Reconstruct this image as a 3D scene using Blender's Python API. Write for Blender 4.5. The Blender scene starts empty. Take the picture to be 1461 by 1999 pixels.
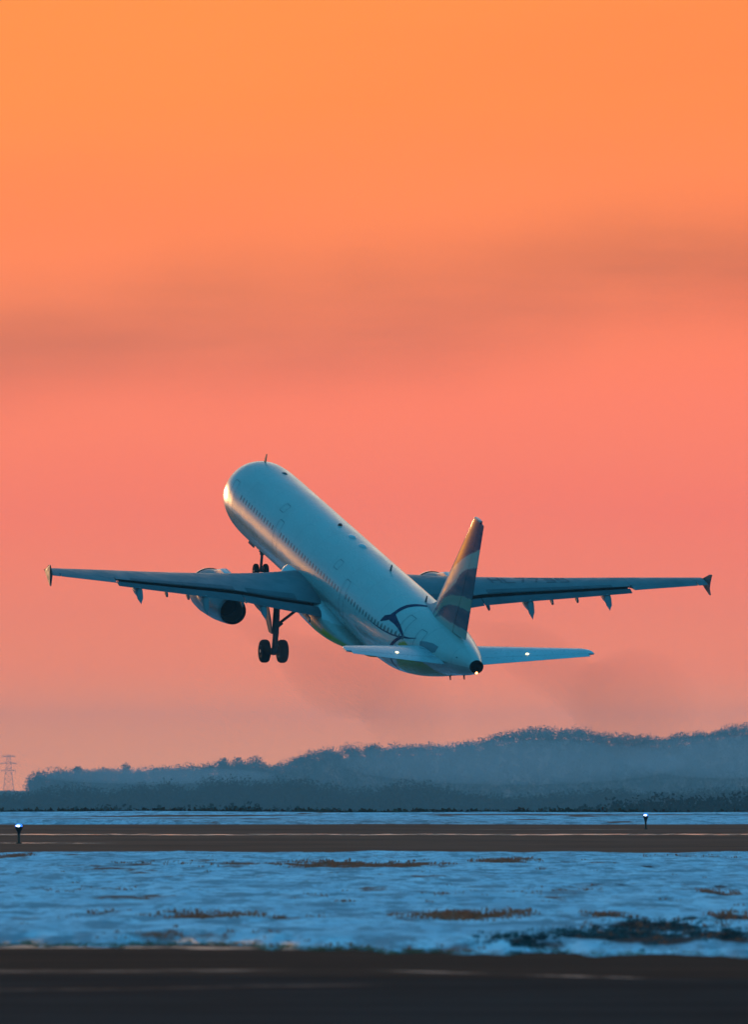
import bpy, math, random
import numpy as np
from mathutils import Matrix, Vector
C = bpy.context.scene.collection
SC = bpy.context.scene
R = math.radians
# ------------------------------------------------------------------ camera
F = 21400.0          # focal length in pixels of a 1461 px wide frame
cam_d = bpy.data.cameras.new('camera'); cam = bpy.data.objects.new('camera', cam_d); C.objects.link(cam)
cam_d.sensor_fit = 'HORIZONTAL'; cam_d.sensor_width = 36; cam_d.lens = 36*F/1461
cam_d.clip_start = 5; cam_d.clip_end = 40000
PITCH = math.atan((1530-999.5)/F)
cam.location = (0, 0, 2.0); cam.rotation_euler = (math.pi/2+PITCH, 0, 0)
cam_d.dof.use_dof = True; cam_d.dof.focus_distance = 550; cam_d.dof.aperture_fstop = 8
SC.camera = cam
# ------------------------------------------------------------------ colour management, world, sun
SC.view_settings.view_transform = 'Standard'; SC.view_settings.look = 'None'
SC.view_settings.gamma = 1; SC.view_settings.exposure = 0
SC.cycles.use_denoising = True
SC.cycles.max_bounces = 8; SC.cycles.volume_bounces = 1; SC.cycles.transparent_max_bounces = 16
SUN_AZ, SUN_EL = -17.0, 4.0      # degrees left of the view direction, above the horizon

def lin(r, g, b):
    f = lambda c: (c/255/12.92) if c/255 <= .04045 else ((c/255+.055)/1.055)**2.4
    return (f(r), f(g), f(b), 1)

class NT:
    """small node-tree helper"""
    def __init__(s, t): s.t = t; s.n = t.nodes; s.l = t.links
    def new(s, ty, **k):
        n = s.n.new(ty)
        for a, v in k.items(): setattr(n, a, v)
        return n
    def put(s, sock, v):
        if isinstance(v, bpy.types.NodeSocket): s.l.new(v, sock)
        else: sock.default_value = v
    def m(s, op, a, b=0.0, c=0.0, clamp=False):
        n = s.new('ShaderNodeMath', operation=op); n.use_clamp = clamp
        for i, v in enumerate((a, b, c)): s.put(n.inputs[i], v)
        return n.outputs[0]
    def mix(s, f, a, b, mode='MIX'):
        n = s.new('ShaderNodeMix', data_type='RGBA', blend_type=mode); n.clamp_factor = True
        s.put(n.inputs[0], f); s.put(n.inputs[6], a); s.put(n.inputs[7], b)
        return n.outputs[2]
    def ramp(s, f, stops, interp='LINEAR'):
        n = s.new('ShaderNodeValToRGB'); r = n.color_ramp; r.interpolation = interp
        while len(r.elements) < len(stops): r.elements.new(1.0)
        for e, (p, c) in zip(r.elements, stops): e.position = p; e.color = c
        s.put(n.inputs[0], f); return n.outputs[0]
    def noise(s, vec, scale, detail=4, rough=.5, dist=0.0):
        n = s.new('ShaderNodeTexNoise'); s.put(n.inputs['Vector'], vec)
        n.inputs['Scale'].default_value = scale; n.inputs['Detail'].default_value = detail
        n.inputs['Roughness'].default_value = rough; n.inputs['Distortion'].default_value = dist
        return n.outputs['Fac']
    def mapr(s, v, a, b, c=0.0, d=1.0, smooth=True):
        n = s.new('ShaderNodeMapRange'); n.interpolation_type = 'SMOOTHSTEP' if smooth else 'LINEAR'
        s.put(n.inputs[0], v)
        for i, x in zip((1, 2, 3, 4), (a, b, c, d)): s.put(n.inputs[i], x)
        return n.outputs[0]
    def xyz(s, v):
        n = s.new('ShaderNodeSeparateXYZ'); s.l.new(v, n.inputs[0]); return n.outputs
    def comb(s, x, y, z):
        n = s.new('ShaderNodeCombineXYZ')
        for i, v in enumerate((x, y, z)): s.put(n.inputs[i], v)
        return n.outputs[0]

world = bpy.data.worlds.new('World'); SC.world = world; world.use_nodes = True
def build_world():
    t = NT(world.node_tree); t.n.clear()
    out = t.new('ShaderNodeOutputWorld'); bg = t.new('ShaderNodeBackground'); t.l.new(bg.outputs[0], out.inputs[0])
    sky = t.new('ShaderNodeTexSky'); sky.sky_type = 'NISHITA'; sky.sun_disc = False
    sky.sun_elevation = R(SUN_EL); sky.sun_rotation = R(SUN_AZ); sky.dust_density = 2; sky.ozone_density = 4
    g = t.new('ShaderNodeTexCoord').outputs['Generated']
    x, y, z = t.xyz(g)
    hz = t.m('SQRT', t.m('ADD', t.m('MULTIPLY', x, x), t.m('MULTIPLY', y, y)))
    hz = t.m('MAXIMUM', hz, 1e-4)
    el = t.m('DEGREES', t.m('ARCTAN2', z, hz))                    # elevation in degrees
    az = t.m('DEGREES', t.m('ARCTAN2', x, y))                     # azimuth right of +Y
    # sunset horizon colours, 0..8 degrees up
    E8 = lambda row: max(0, (1530-row)/F*57.2958/8)
    low = t.ramp(t.m('DIVIDE', el, 8.0, clamp=True), [
        (E8(1530), SKY[0]+(1,)), (E8(1430), SKY[1]+(1,)), (E8(1310), (1.33, .30, .106, 1)), (E8(1200), SKY[2]+(1,)), (E8(1000), SKY[3]+(1,)),
        (E8(780), SKY[4]+(1,)), (E8(480), SKY[5]+(1,)), (E8(200), SKY[6]+(1,)), (E8(0), SKY[7]+(1,)), (1.0, SKY[8]+(1,))])
    # warmer and more yellow towards the sun
    w = t.mapr(t.m('ADD', az, t.m('MULTIPLY', el, -1.2)), -9.0, 0.5, 1.0, 0.0, False)
    low = t.mix(t.m('MULTIPLY', w, .14), low, (1.15, .43, .05, 1))
    low = t.mix(t.m('MULTIPLY', t.m('MULTIPLY', t.mapr(az, -1.0, 2.6, 0, 1), t.mapr(az, 4.0, 20.0, 1, 0)), t.m('MULTIPLY', t.mapr(el, .8, 2.4, 0, 1), .12)), low, (1.15, .19, .085, 1))
    dglow = t.m('ABSOLUTE', t.m('SUBTRACT', az, -28.0))
    glow = t.mapr(t.m('SQRT', t.m('ADD', t.m('POWER', dglow, 2.0), t.m('POWER', t.m('MULTIPLY', t.m('SUBTRACT', el, SUN_EL), 1.6), 2.0))), 2.0, 12.0, 1.0, 0.0)
    low = t.mix(t.m('MULTIPLY', glow, .8), low, (4.4, 1.6, .18, 1))  # orange glow patch left of the sun, added to warm the jet's flank
    # thin mauve cloud band drifting across
    azp = t.m('MULTIPLY', az, 1.0)
    wob = t.noise(t.comb(t.m('MULTIPLY', az, .55), t.m('MULTIPLY', el, .35), 3.1), 1.0, 3, .5)
    # centre line of the band (deg): rises from left to right
    cen = t.m('ADD', t.m('MULTIPLY', azp, .115), 2.52)
    cen = t.m('ADD', cen, t.m('MULTIPLY', t.m('SUBTRACT', wob, .5), .6))
    d = t.m('SUBTRACT', el, cen)
    band = t.m('MULTIPLY', t.mapr(d, -.62, .0, 0, 1), t.mapr(d, -.12, .5, 1, 0))
    st = t.noise(t.comb(t.m('MULTIPLY', az, .5), t.m('MULTIPLY', el, 3.0), 0.7), 1.0, 3, .55)
    band = t.m('MULTIPLY', band, t.mapr(st, .2, .7, .55, 1.0))
    low = t.mix(t.m('MULTIPLY', band, .9), low, t.mix(1.0, low, (.63, .70, .86, 1), 'MULTIPLY'))
    # a few broad faint streaks
    st2 = t.noise(t.comb(t.m('ADD', t.m('MULTIPLY', az, .22), t.m('MULTIPLY', el, -.2)), t.m('MULTIPLY', el, 1.1), 5.2), 1.0, 4, .5)
    low = t.mix(t.mapr(st2, .4, .75, 0, .35), low, t.mix(1.0, low, (1.0, .84, .90, 1), 'MULTIPLY'))
    # sky away from the sunset: mauve belt, then saturated blue overhead
    back = t.ramp(t.m('DIVIDE', el, 40.0, clamp=True), [(0, BACK[0]), (.25, BACK[1]), (.6, BACK[2]), (1, BACK[2])])
    rear = t.m('MAXIMUM', t.mapr(az, -33.0, -39.0, 0, 1), t.mapr(az, 28.0, 70.0, 0, 1))
    hor = t.mix(rear, low, back)
    fw = t.m('MULTIPLY', t.mapr(t.m('ABSOLUTE', t.m('SUBTRACT', az, 10.0)), 16.0, 38.0, 1, 0), t.mapr(el, 12.0, 32.0, 1, 0))
    hor = t.mix(t.m('MULTIPLY', fw, t.mapr(el, 4.6, 12.0, 0, 1)), hor, (1.45, 1.25, .95, 1))
    up = t.m('MULTIPLY', t.mapr(el, 4.6, 15.0, 0, 1), t.m('SUBTRACT', 1.0, fw))
    nis = t.mix(1.0, sky.outputs[0], NIS_TINT, 'MULTIPLY')
    zen = t.mix(1.0, ZEN, nis, 'ADD')
    col = t.mix(up, hor, zen)
    gnd = t.mapr(el, -.6, 0.0, 1, 0)
    col = t.mix(gnd, col, (.05, .07, .09, 1))
    t.l.new(col, bg.inputs[0]); bg.inputs[1].default_value = 1.0
SKY = [(1.60, .49, .13), (1.55, .42, .10), (1.17, .262, .126), (1.12, .228, .135), (1.17, .240, .127), (1.15, .263, .09), (1.12, .295, .063), (1.12, .30, .060), (1.12, .35, .07)]
BACK = [(.05, .14, .20, 1), (.03, .24, .37, 1), (.014, .31, .50, 1)]
ZEN = (.026, .29, .53, 1)
NIS_TINT = (.006, .012, .02, 1)
build_world()

sd = bpy.data.lights.new('sun', 'SUN'); sun = bpy.data.objects.new('sun', sd); C.objects.link(sun)
sd.energy = 1.0; sd.angle = R(4.0); sd.color = (1.0, .55, .24)
a_, e_ = R(SUN_AZ), R(SUN_EL)
sdir = Vector((math.sin(a_)*math.cos(e_), math.cos(a_)*math.cos(e_), math.sin(e_)))
sun.rotation_euler = sdir.to_track_quat('Z', 'Y').to_euler()

# ------------------------------------------------------------------ helpers
def mesh(name, V, Fc, mat, parent=None, smooth=True, angle=40, mats=None):
    me = bpy.data.meshes.new(name); me.from_pydata([tuple(map(float, v)) for v in V], [], [tuple(map(int, f)) for f in Fc]); me.update()
    for m_ in (mats or [mat]): me.materials.append(m_)
    if smooth:
        me.polygons.foreach_set('use_smooth', [True]*len(me.polygons))
        if angle: me.set_sharp_from_angle(angle=R(angle))
    o = bpy.data.objects.new(name, me); C.objects.link(o)
    if parent: o.parent = parent
    return o
def outward(o):
    import bmesh
    b = bmesh.new(); b.from_mesh(o.data); bmesh.ops.recalc_face_normals(b, faces=b.faces[:]); b.to_mesh(o.data); b.free(); return o
def fast_mesh(name, V, Q, mat, smooth=False):
    """V (n,3), Q (m,4) numpy"""
    V = np.asarray(V, np.float32); Q = np.asarray(Q, np.int32)
    me = bpy.data.meshes.new(name); k = Q.shape[1]
    me.vertices.add(len(V)); me.vertices.foreach_set('co', V.ravel())
    me.loops.add(Q.size); me.loops.foreach_set('vertex_index', Q.ravel())
    me.polygons.add(len(Q)); me.polygons.foreach_set('loop_start', np.arange(0, Q.size, k, dtype=np.int32))
    me.polygons.foreach_set('loop_total', np.full(len(Q), k, np.int32))
    me.materials.append(mat); me.update(calc_edges=True)
    if smooth: me.polygons.foreach_set('use_smooth', np.ones(len(Q), bool))
    o = bpy.data.objects.new(name, me); C.objects.link(o); return o
def tag(o, label=None, cat=None, group=None, kind=None):
    if label: o['label'] = label
    if cat: o['category'] = cat
    if group: o['group'] = group
    if kind: o['kind'] = kind
    return o
def empty(name, loc=(0, 0, 0)):
    o = bpy.data.objects.new(name, None); C.objects.link(o); o.location = loc; o.empty_display_size = .5; return o
def loft(rings, close=True, cap=True):
    n = len(rings[0]); V = [p for r in rings for p in r]; Fc = []
    for i in range(len(rings)-1):
        for j in range(n if close else n-1):
            k = (j+1) % n; Fc.append((i*n+j, i*n+k, (i+1)*n+k, (i+1)*n+j))
    if cap and close: Fc.append(tuple(range(n))[::-1]); Fc.append(tuple((len(rings)-1)*n+j for j in range(n)))
    return V, Fc
def join(parts):
    V, Fc = [], []
    for v, f in parts:
        b = len(V); V += list(v); Fc += [tuple(i+b for i in q) for q in f]
    return V, Fc
def tube(pts, rad, n=12, cap=True):
    pts = [Vector(p) for p in pts]; rings = []
    if not hasattr(rad, '__len__'): rad = [rad]*len(pts)
    for i, p in enumerate(pts):
        d = (pts[min(i+1, len(pts)-1)]-pts[max(i-1, 0)]).normalized()
        u = d.cross(Vector((0, 0, 1)) if abs(d.z) < .9 else Vector((1, 0, 0))).normalized(); v = d.cross(u)
        rings.append([p+u*math.cos(a)*rad[i]+v*math.sin(a)*rad[i] for a in [2*math.pi*k/n for k in range(n)]])
    return loft(rings, True, cap)
def box(c, s, rot=None):
    V = [Vector((x*s[0]/2, y*s[1]/2, z*s[2]/2)) for x in (-1, 1) for y in (-1, 1) for z in (-1, 1)]
    if rot: V = [rot @ v for v in V]
    V = [v+Vector(c) for v in V]
    return V, [(0, 1, 3, 2), (4, 6, 7, 5), (0, 4, 5, 1), (2, 3, 7, 6), (0, 2, 6, 4), (1, 5, 7, 3)]
def plate(poly, axis_pt, thick):
    """closed outline (list of 3d points) extruded by vector thick, centred"""
    t = Vector(thick)/2; n = len(poly)
    V = [Vector(p)-t for p in poly]+[Vector(p)+t for p in poly]
    return V, [tuple(range(n))[::-1], tuple(range(n, 2*n))]+[(i, (i+1) % n, n+(i+1) % n, n+i) for i in range(n)]
def pchip(x, xs, ys):
    xs = np.asarray(xs, float); ys = np.asarray(ys, float); h = np.diff(xs); dl = np.diff(ys)/h
    d = np.zeros_like(ys); d[0] = dl[0]; d[-1] = dl[-1]
    for k in range(1, len(xs)-1):
        if dl[k-1]*dl[k] > 0:
            w1 = 2*h[k]+h[k-1]; w2 = h[k]+2*h[k-1]; d[k] = (w1+w2)/(w1/dl[k-1]+w2/dl[k])
    x = np.clip(x, xs[0], xs[-1]); i = np.clip(np.searchsorted(xs, x)-1, 0, len(h)-1)
    t = (x-xs[i])/h[i]
    return (2*t**3-3*t**2+1)*ys[i]+(t**3-2*t**2+t)*h[i]*d[i]+(-2*t**3+3*t**2)*ys[i+1]+(t**3-t**2)*h[i]*d[i+1]

# ------------------------------------------------------------------ materials
def mat(name):
    m = bpy.data.materials.new(name); m.use_nodes = True
    t = NT(m.node_tree); b = t.n['Principled BSDF']; return m, t, b
def paint(name, col, rough=.3, metal=0.0, coat=0.0, var=.06, scale=.8, spec=.5, ior=1.5):
    m, t, b = mat(name)
    tc = t.new('ShaderNodeTexCoord').outputs['Object']
    n = t.noise(tc, scale, 5, .6)
    c2 = tuple(c*(1-var*2) for c in col[:3])+(1,)
    t.l.new(t.mix(t.mapr(n, .3, .7), c2, tuple(col[:3])+(1,)), b.inputs['Base Color'])
    t.l.new(t.mapr(t.noise(tc, scale*3, 4, .6), .3, .7, rough*.85, rough*1.2), b.inputs['Roughness'])
    b.inputs['Metallic'].default_value = metal; b.inputs['Coat Weight'].default_value = coat
    b.inputs['IOR'].default_value = ior; b.inputs['Coat Roughness'].default_value = .12; b.inputs['Specular IOR Level'].default_value = spec
    return m
# fuselage white paint with frame/lap joints; colour attribute 'tint' carries the livery fields
def mat_livery(name, rough, coat, panel, ior=1.5):
    m, t, b = mat(name)
    at = t.new('ShaderNodeAttribute', attribute_name='tint').outputs['Color']
    tc = t.new('ShaderNodeTexCoord').outputs['Object']
    x, y, z = t.xyz(tc)
    n = t.noise(t.comb(t.m('MULTIPLY', x, .25), y, z), 1.6, 6, .6)
    col = t.mix(t.mapr(n, .35, .75, 0, .16), at, (.30, .29, .27, 1))
    fr = t.m('ABSOLUTE', t.m('SUBTRACT', t.m('FRACT', t.m('DIVIDE', x, panel)), .5))
    ln = t.mapr(fr, .0, .012, 1, 0)
    col = t.mix(t.m('MULTIPLY', ln, .35), col, (.12, .13, .14, 1))
    t.l.new(col, b.inputs['Base Color'])
    t.l.new(t.mapr(n, .3, .7, rough*.8, rough*1.25), b.inputs['Roughness'])
    if coat > .4:      # matt belly and lime fields, glossy white above
        sr, sg_, sb = t.xyz(at); msk = t.mapr(t.m('SUBTRACT', sr, sb), .04, .14, 0, 1)
        t.l.new(t.mapr(msk, 0, 1, ior, 1.15, False), b.inputs['IOR']); t.l.new(t.mapr(msk, 0, 1, coat, 0, False), b.inputs['Coat Weight'])
    else: b.inputs['IOR'].default_value = ior; b.inputs['Coat Weight'].default_value = coat
    b.inputs['Coat Roughness'].default_value = .08
    wv = t.noise(t.comb(t.m('MULTIPLY', x, 1.9), t.m('MULTIPLY', y, .6), t.m('MULTIPLY', z, .6)), 1.0, 2, .5)
    bp = t.new('ShaderNodeBump'); bp.inputs['Strength'].default_value = .10; bp.inputs['Distance'].default_value = .03
    t.l.new(wv, bp.inputs['Height']); t.l.new(bp.outputs[0], b.inputs['Normal'])
    return m
M_body = mat_livery('fuselage paint', .27, .7, 3.2)
M_fin = mat_livery('tail paint', .21, .0, 50, 1.40)
M_wing = paint('wing grey paint', (.17, .195, .21), .42, 0, 0, .1, .5, .5, 1.3)
M_flap = paint('flap grey paint', (.11, .13, .145), .5, 0, .0, .12, .8, .5, 1.25)
M_fence = paint('tip fence paint', (.16, .10, .09), .5)
M_slot = paint('slot shadow grey', (.05, .055, .06), .7)
M_bare = paint('bare metal', (.62, .62, .62), .22, 1.0, 0, .06, 1.5)
M_cowl = paint('cowling paint', (.12, .125, .13), .34, 0, .2, .08, 1.0)
M_skin = paint('polished leading edge', (.8, .8, .8), .3, 1.0, 0, .05, 1.5)
M_nac = paint('nacelle paint', (.62, .63, .64), .3, 0, .4, .08, 1.0)
M_fair = paint('fairing paint', (.26, .28, .29), .35, 0, .1, .08, .7)
M_soot_shade = paint('exhaust soot and gap shade', (.004, .004, .004), .9, 0, 0, .1, 1, .5, 1.02)  # soot in the exhausts; also blackens the flap gap shade strip
M_gear = paint('gear grey paint', (.07, .075, .08), .55, 0, 0, .06, .8, .5, 1.25)
M_tyre = paint('tyre rubber', (.012, .012, .013), .9, 0, 0, .06, .8, .5, 1.08)
M_rim = paint('wheel rim', (.2, .2, .21), .4, .6)
M_glass = paint('cabin glass', (.13, .12, .11), .22, 0, 0, 0.0, 1, .5)
M_line = paint('seam line', (.10, .12, .14), .5)
M_navy = paint('navy livery', (.003, .03, .09), .5, 0, 0, .06, .8, .5, 1.12)
M_dark = paint('antenna dark', (.06, .07, .08), .5)
M_red = paint('beacon red', (.22, .02, .01), .3)
M_scuff = paint('tail scuff plate', (.16, .20, .22), .4, .3)
M_reg = paint('registration paint', (.05, .07, .09), .5)
def emit(name, col, s):
    m, t, b = mat(name); b.inputs['Base Color'].default_value = (.8, .8, .8, 1)
    b.inputs['Emission Color'].default_value = tuple(col)+(1,); b.inputs['Emission Strength'].default_value = s; return m
M_logo = emit('logo lamp lens', (1, .82, .36), 3.0)
M_nav = emit('tail lamp lens', (1, .40, .10), 8)
M_lens = emit('taxi lamp lens', (.02, .16, 1), 1.5)
M_lensw = emit('taxi lamp bulb', (.85, 1, 1), 9)

# ------------------------------------------------------------------ airliner
#PURE-BEGIN
D0 = 550.0
POSE = (0.2771, 0.2560, 0.0090, -1.098, 10.21)
X0 = 22.0     # body origin: 22 m behind the nose
NOSE = dict(x=[0, .12, .4, .9, 1.6, 2.4, 3.3, 4.4, 5.8, 8], top=[-.52, -.18, .12, .46, .88, 1.40, 1.80, 2.0, 2.06, 2.07],
            bot=[-.60, -.88, -1.12, -1.38, -1.62, -1.80, -1.94, -2.03, -2.07, -2.07], w=[.03, .36, .66, .98, 1.30, 1.56, 1.77, 1.91, 1.965, 1.975])
TAIL = dict(x=[30.5, 33, 35.5, 38, 40, 41.8, 43.2, 44.1, 44.5], top=[2.07, 2.07, 2.06, 2.02, 1.95, 1.84, 1.70, 1.58, 1.50],
            bot=[-2.07, -1.92, -1.52, -.95, -.42, .06, .42, .70, .84], w=[1.975, 1.95, 1.85, 1.62, 1.33, .98, .68, .42, .33])
def sec(X):
    T = NOSE if X < 20 else TAIL
    top, bot, w = (float(pchip(X, T['x'], T[k])) for k in ('top', 'bot', 'w'))
    return w, (top+bot)/2, (top-bot)/2
def surf(X, th, off=0.0):
    """point on the fuselage skin; th degrees from the crown towards the left side"""
    w, zc, hh = sec(X); a = math.radians(th)
    n = (math.sin(a)/w, math.cos(a)/hh); L = math.hypot(*n)
    return (X0-X, w*math.sin(a)+off*n[0]/L, zc+hh*math.cos(a)+off*n[1]/L)
#PURE-END

jet = empty('airliner')
tag(jet, 'white twin engine passenger jet climbing nose up with its landing gear down', 'airplane')
yaw, pit, rol, px_, pz_ = POSE
def Rm():
    r = Matrix(((1, 0, 0), (0, math.cos(rol), -math.sin(rol)), (0, math.sin(rol), math.cos(rol))))
    p = Matrix(((math.cos(pit), 0, -math.sin(pit)), (0, 1, 0), (math.sin(pit), 0, math.cos(pit))))
    y = Matrix(((-math.sin(yaw), -math.cos(yaw), 0), (math.cos(yaw), -math.sin(yaw), 0), (0, 0, 1)))
    return y @ p @ r
jet.matrix_world = Matrix.Translation((px_, D0, 2.0+pz_)) @ Rm().to_4x4()
def P(X, y, z): return Vector((X0-X, y, z))

def set_tint(o, fn):
    me = o.data; a = me.color_attributes.new('tint', 'FLOAT_COLOR', 'POINT')
    a.data.foreach_set('color', [c for v in me.vertices for c in (*fn(v.co), 1.0)])

def build_fuselage():
    xs = list(np.concatenate([8*(np.linspace(0, 1, 46)**1.7), np.linspace(8.2, 30.3, 90), np.linspace(30.5, 44.5, 110)]))
    NS = 144
    rings = [[surf(X, 360*k/NS) for k in range(NS)] for X in xs]
    V, Fc = loft(rings)
    o = mesh('fuselage', V, Fc, M_body, jet, angle=60)
    white, green, grey = (.62, .58, .52), (.34, .36, .01), (.36, .33, .28)  # grey belly paint, browned to take in the ground reflection
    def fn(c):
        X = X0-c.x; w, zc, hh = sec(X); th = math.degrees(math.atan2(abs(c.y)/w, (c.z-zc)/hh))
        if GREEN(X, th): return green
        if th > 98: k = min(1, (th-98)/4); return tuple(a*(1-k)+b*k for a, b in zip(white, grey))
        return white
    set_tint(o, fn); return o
def GREEN(X, th):
    if 36.8 < X < 38.1 and 82+abs(X-37.6)*10 < th < 99: return True
    return 35.5 < X < 41.2 and th > np.interp(X, [35.5, 36.2, 37.5, 39.3, 40.0, 40.6, 41.2], [140, 118, 113, 115, 124, 150, 180])
fus = build_fuselage()

# APU exhaust, tail lamp
V, Fc = loft([[P(X, r*math.cos(a), 1.17+r*.97*math.sin(a)) for a in [2*math.pi*k/32 for k in range(32)]] for X, r in ((44.45, .34), (44.56, .335), (44.64, .30), (44.66, .24), (44.63, .20), (44.63, .02))])
mesh('exhaust_outlet', V, Fc, M_soot_shade, jet)
def ball(c, r, mat_, name, parent, sc=(1, 1, 1), n=12):
    rg = []
    for i in range(1, n):
        p = math.pi*i/n
        rg.append([Vector(c)+Vector((r*sc[0]*math.cos(p), r*sc[1]*math.sin(p)*math.cos(q), r*sc[2]*math.sin(p)*math.sin(q))) for q in [2*math.pi*k/n for k in range(n)]])
    V, Fc = loft(rg); return mesh(name, V, Fc, mat_, parent)
ball(P(44.64, .02, .90), .06, M_nav, 'tail_light', jet)

# cabin windows on the visible left flank, doors and hatch outlines
def decal(poly, name, mat_, parent=fus, off=.006, sub=6):
    """small flat marking following the skin: poly = list of (X, th) forming a strip of left/right point pairs"""
    V, Fc = [], []; lp = []
    for (a0, b0), (a1, b1) in zip(poly[:-1], poly[1:]):
        m_ = max(1, int(max(abs(a1[1]-a0[1]), abs(b1[1]-b0[1]))/2.5))
        for q in range(m_):
            t = q/m_; lp.append((tuple(a0[i]*(1-t)+a1[i]*t for i in (0, 1)), tuple(b0[i]*(1-t)+b1[i]*t for i in (0, 1))))
    poly = lp+[poly[-1]]; n = len(poly)
    for (a, b) in poly:
        for k in range(sub+1):
            t = k/sub; V.append(surf(a[0]*(1-t)+b[0]*t, a[1]*(1-t)+b[1]*t, off))
    for i in range(n-1):
        for k in range(sub):
            q = i*(sub+1)+k; Fc.append((q, q+1, q+sub+2, q+sub+1))
    return mesh(name, V, Fc, mat_, parent)
def ribbon(pts, wid, name, mat_, off=.006, parent=fus):
    """line of (X, th) with a width in metres"""
    pr = []; K = 1/ (math.radians(1)*2.0)
    for i, (X, th) in enumerate(pts):
        X1, t1 = pts[max(i-1, 0)]; X2, t2 = pts[min(i+1, len(pts)-1)]
        w_ = sec(X)[0]; k = 1/(math.radians(1)*w_)
        dx, dt = X2-X1, (t2-t1)/k; L = math.hypot(dx, dt) or 1
        ww = (wid[i] if hasattr(wid, '__len__') else wid)/2
        pr.append(((X-dt/L*ww, th+dx/L*ww*k), (X+dt/L*ww, th-dx/L*ww*k)))
    return decal(pr, name, mat_, parent, off, 2)
def rect_outline(X, th, L, H, name, wid=.035, r=.12):
    w_ = sec(X)[0]; k = 1/(math.radians(1)*w_); pts = []
    for cx, cy, a0 in ((1, 1, 0), (-1, 1, 90), (-1, -1, 180), (1, -1, 270)):
        for a in range(0, 91, 30):
            q = math.radians(a0+a); pts.append((X+cx*(L/2-r)+r*math.cos(q), th+(cy*(H/2-r)+r*math.sin(q))*k))
    pts.append(pts[0]); return ribbon(pts, wid, name, M_line)
WTH = 76.5
wx = [6.9+.533*i for i in range(60)]
skip = [(13.6, 14.7), (26.5, 27.6), (38.3, 40)]
nwin = 0
for X in wx:
    if any(a < X < b for a, b in skip) or X > 37.6: continue
    tl = []
    hh_ = .135; ww_ = .085
    k = 1/(math.radians(1)*sec(X)[0]); n = 8; pr = []
    for i in range(n+1):
        u = -1+2*i/n; h = hh_*(1-abs(u)**3*.5); th_ = float(np.interp(X, [7, 22, 37], [71, 75, WTH])); pr.append(((X+u*ww_, th_-h*k), (X+u*ww_, th_+h*k)))
    decal(pr, 'window', M_glass, jet, .008, 3); nwin += 1
for X, L in ((5.2, .86), (14.15, .8), (27.05, .8), (39.0, .8)):
    rect_outline(X, 82, L, 1.85, 'door_outline')

def airfoil(n=18, c0=0.0, c1=1.0, t=.12, cam=.018, cove=False):
    """closed loop from c1 upper to the nose to c1 lower; returns (x, z) chord units"""
    up, lo = [], []
    for i in range(n+1):
        b = .5*(1-math.cos(math.pi*i/n)); x = c0+(c1-c0)*b
        yt = 5*t*(.2969*math.sqrt(x)-.126*x-.3516*x*x+.2843*x**3-.1015*x**4)+.0012
        yc = cam*4*x*(1-x)
        up.append((x, yc+yt)); lo.append((x, yc-yt))
    if cove:
        xe, ze = up[-1]; lo = [p for p in lo if p[0] < .69]
        lo += [(.69, lo[-1][1]), (.70, ze-.030), (.74, ze-.012), (xe, ze-.008)]
    return up[::-1]+lo[1 if c0 == 0 else 0:]
def wing_ring(X, y, z, chord, tw, prof, vertical=False, cant=0.0):
    tw = R(tw); out = []
    for x, h in prof:
        dx, dz = x*chord, h*chord
        ax = dx*math.cos(tw)+dz*math.sin(tw); az_ = -dx*math.sin(tw)+dz*math.cos(tw)
        if vertical: out.append(P(X+dx, y+dz, z))
        else: out.append(P(X+ax, y, z+az_))
    return out
# planform tables: y, leading edge X, chord, z, twist, thickness
def WING(y):
    le = 17.75+(y-1.9)*.545
    te = float(np.interp(y, [0, 6.4, 17.0], [24.55, 24.75, 27.55]))
    z = float(pchip(y, [0, 1.9, 4.2, 7, 10.5, 13, 17], [-.84, -.74, -.56, -.21, .29, .69, 1.31]))
    tw = float(np.interp(y, [1.9, 4, 7, 10, 13, 17], [5, 3, .2, -.6, -.9, -1.6])); th = float(np.interp(y, [1.9, 6.4, 17], [.145, .118, .105]))
    return le, te-le, z, tw, th
def part_wing(s, ys, c0, c1, name, mat_, dX=0, dz=0, rot=0, scale=1, parent=None, n=18, zoff=0, close_prof=None):
    rings = []
    for y in ys:
        le, ch, z, tw, th = WING(y)
        pr = airfoil(n, c0, c1, th, .018, abs(c1-.8) < 1e-6)
        if dX or dz or rot:
            xc, zc_ = (c0 if rot > 0 else c1), 0.0
            q = R(rot); pr = [((x-xc)*math.cos(q)+(h)*math.sin(q)+xc+dX, -(x-xc)*math.sin(q)+h*math.cos(q)+dz) for x, h in pr]
        ring = wing_ring(le, s*y, z+zoff, ch, tw, pr)
        rings.append(ring)
    V, Fc = loft(rings)
    return mesh(name, V, Fc, mat_, parent, angle=35)
def flap_prof():
    return [(1, .0), (.75, .05), (.5, .085), (.25, .10), (.1, .085), (.03, .05), (0, .0), (.04, -.03), (.15, -.04), (.5, -.015)]
def flap(s, ys, parent, name='flap'):
    rings = []
    for y in ys:
        le, ch, z, tw, th = WING(y)
        fc = .19*ch+.06; q = R(float(np.interp(y, [1.9, 6.4, 13.3], [7, 8, 9])))
        hx, hz = .81*ch, float(np.interp(y, [1.9, 6.4, 13.3], [.010, -.008, -.016]))*ch
        tr = R(tw); bx = le+hx*math.cos(tr)+hz*math.sin(tr); bz = z-hx*math.sin(tr)+hz*math.cos(tr)
        rings.append([P(bx+u*fc*math.cos(q)+v*fc*math.sin(q), s*y, bz-u*fc*math.sin(q)+v*fc*math.cos(q)) for u, v in flap_prof()])
    V, Fc = loft(rings); return mesh(name, V, Fc, M_flap, parent, angle=35)
FLAP_ROT = 16
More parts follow.
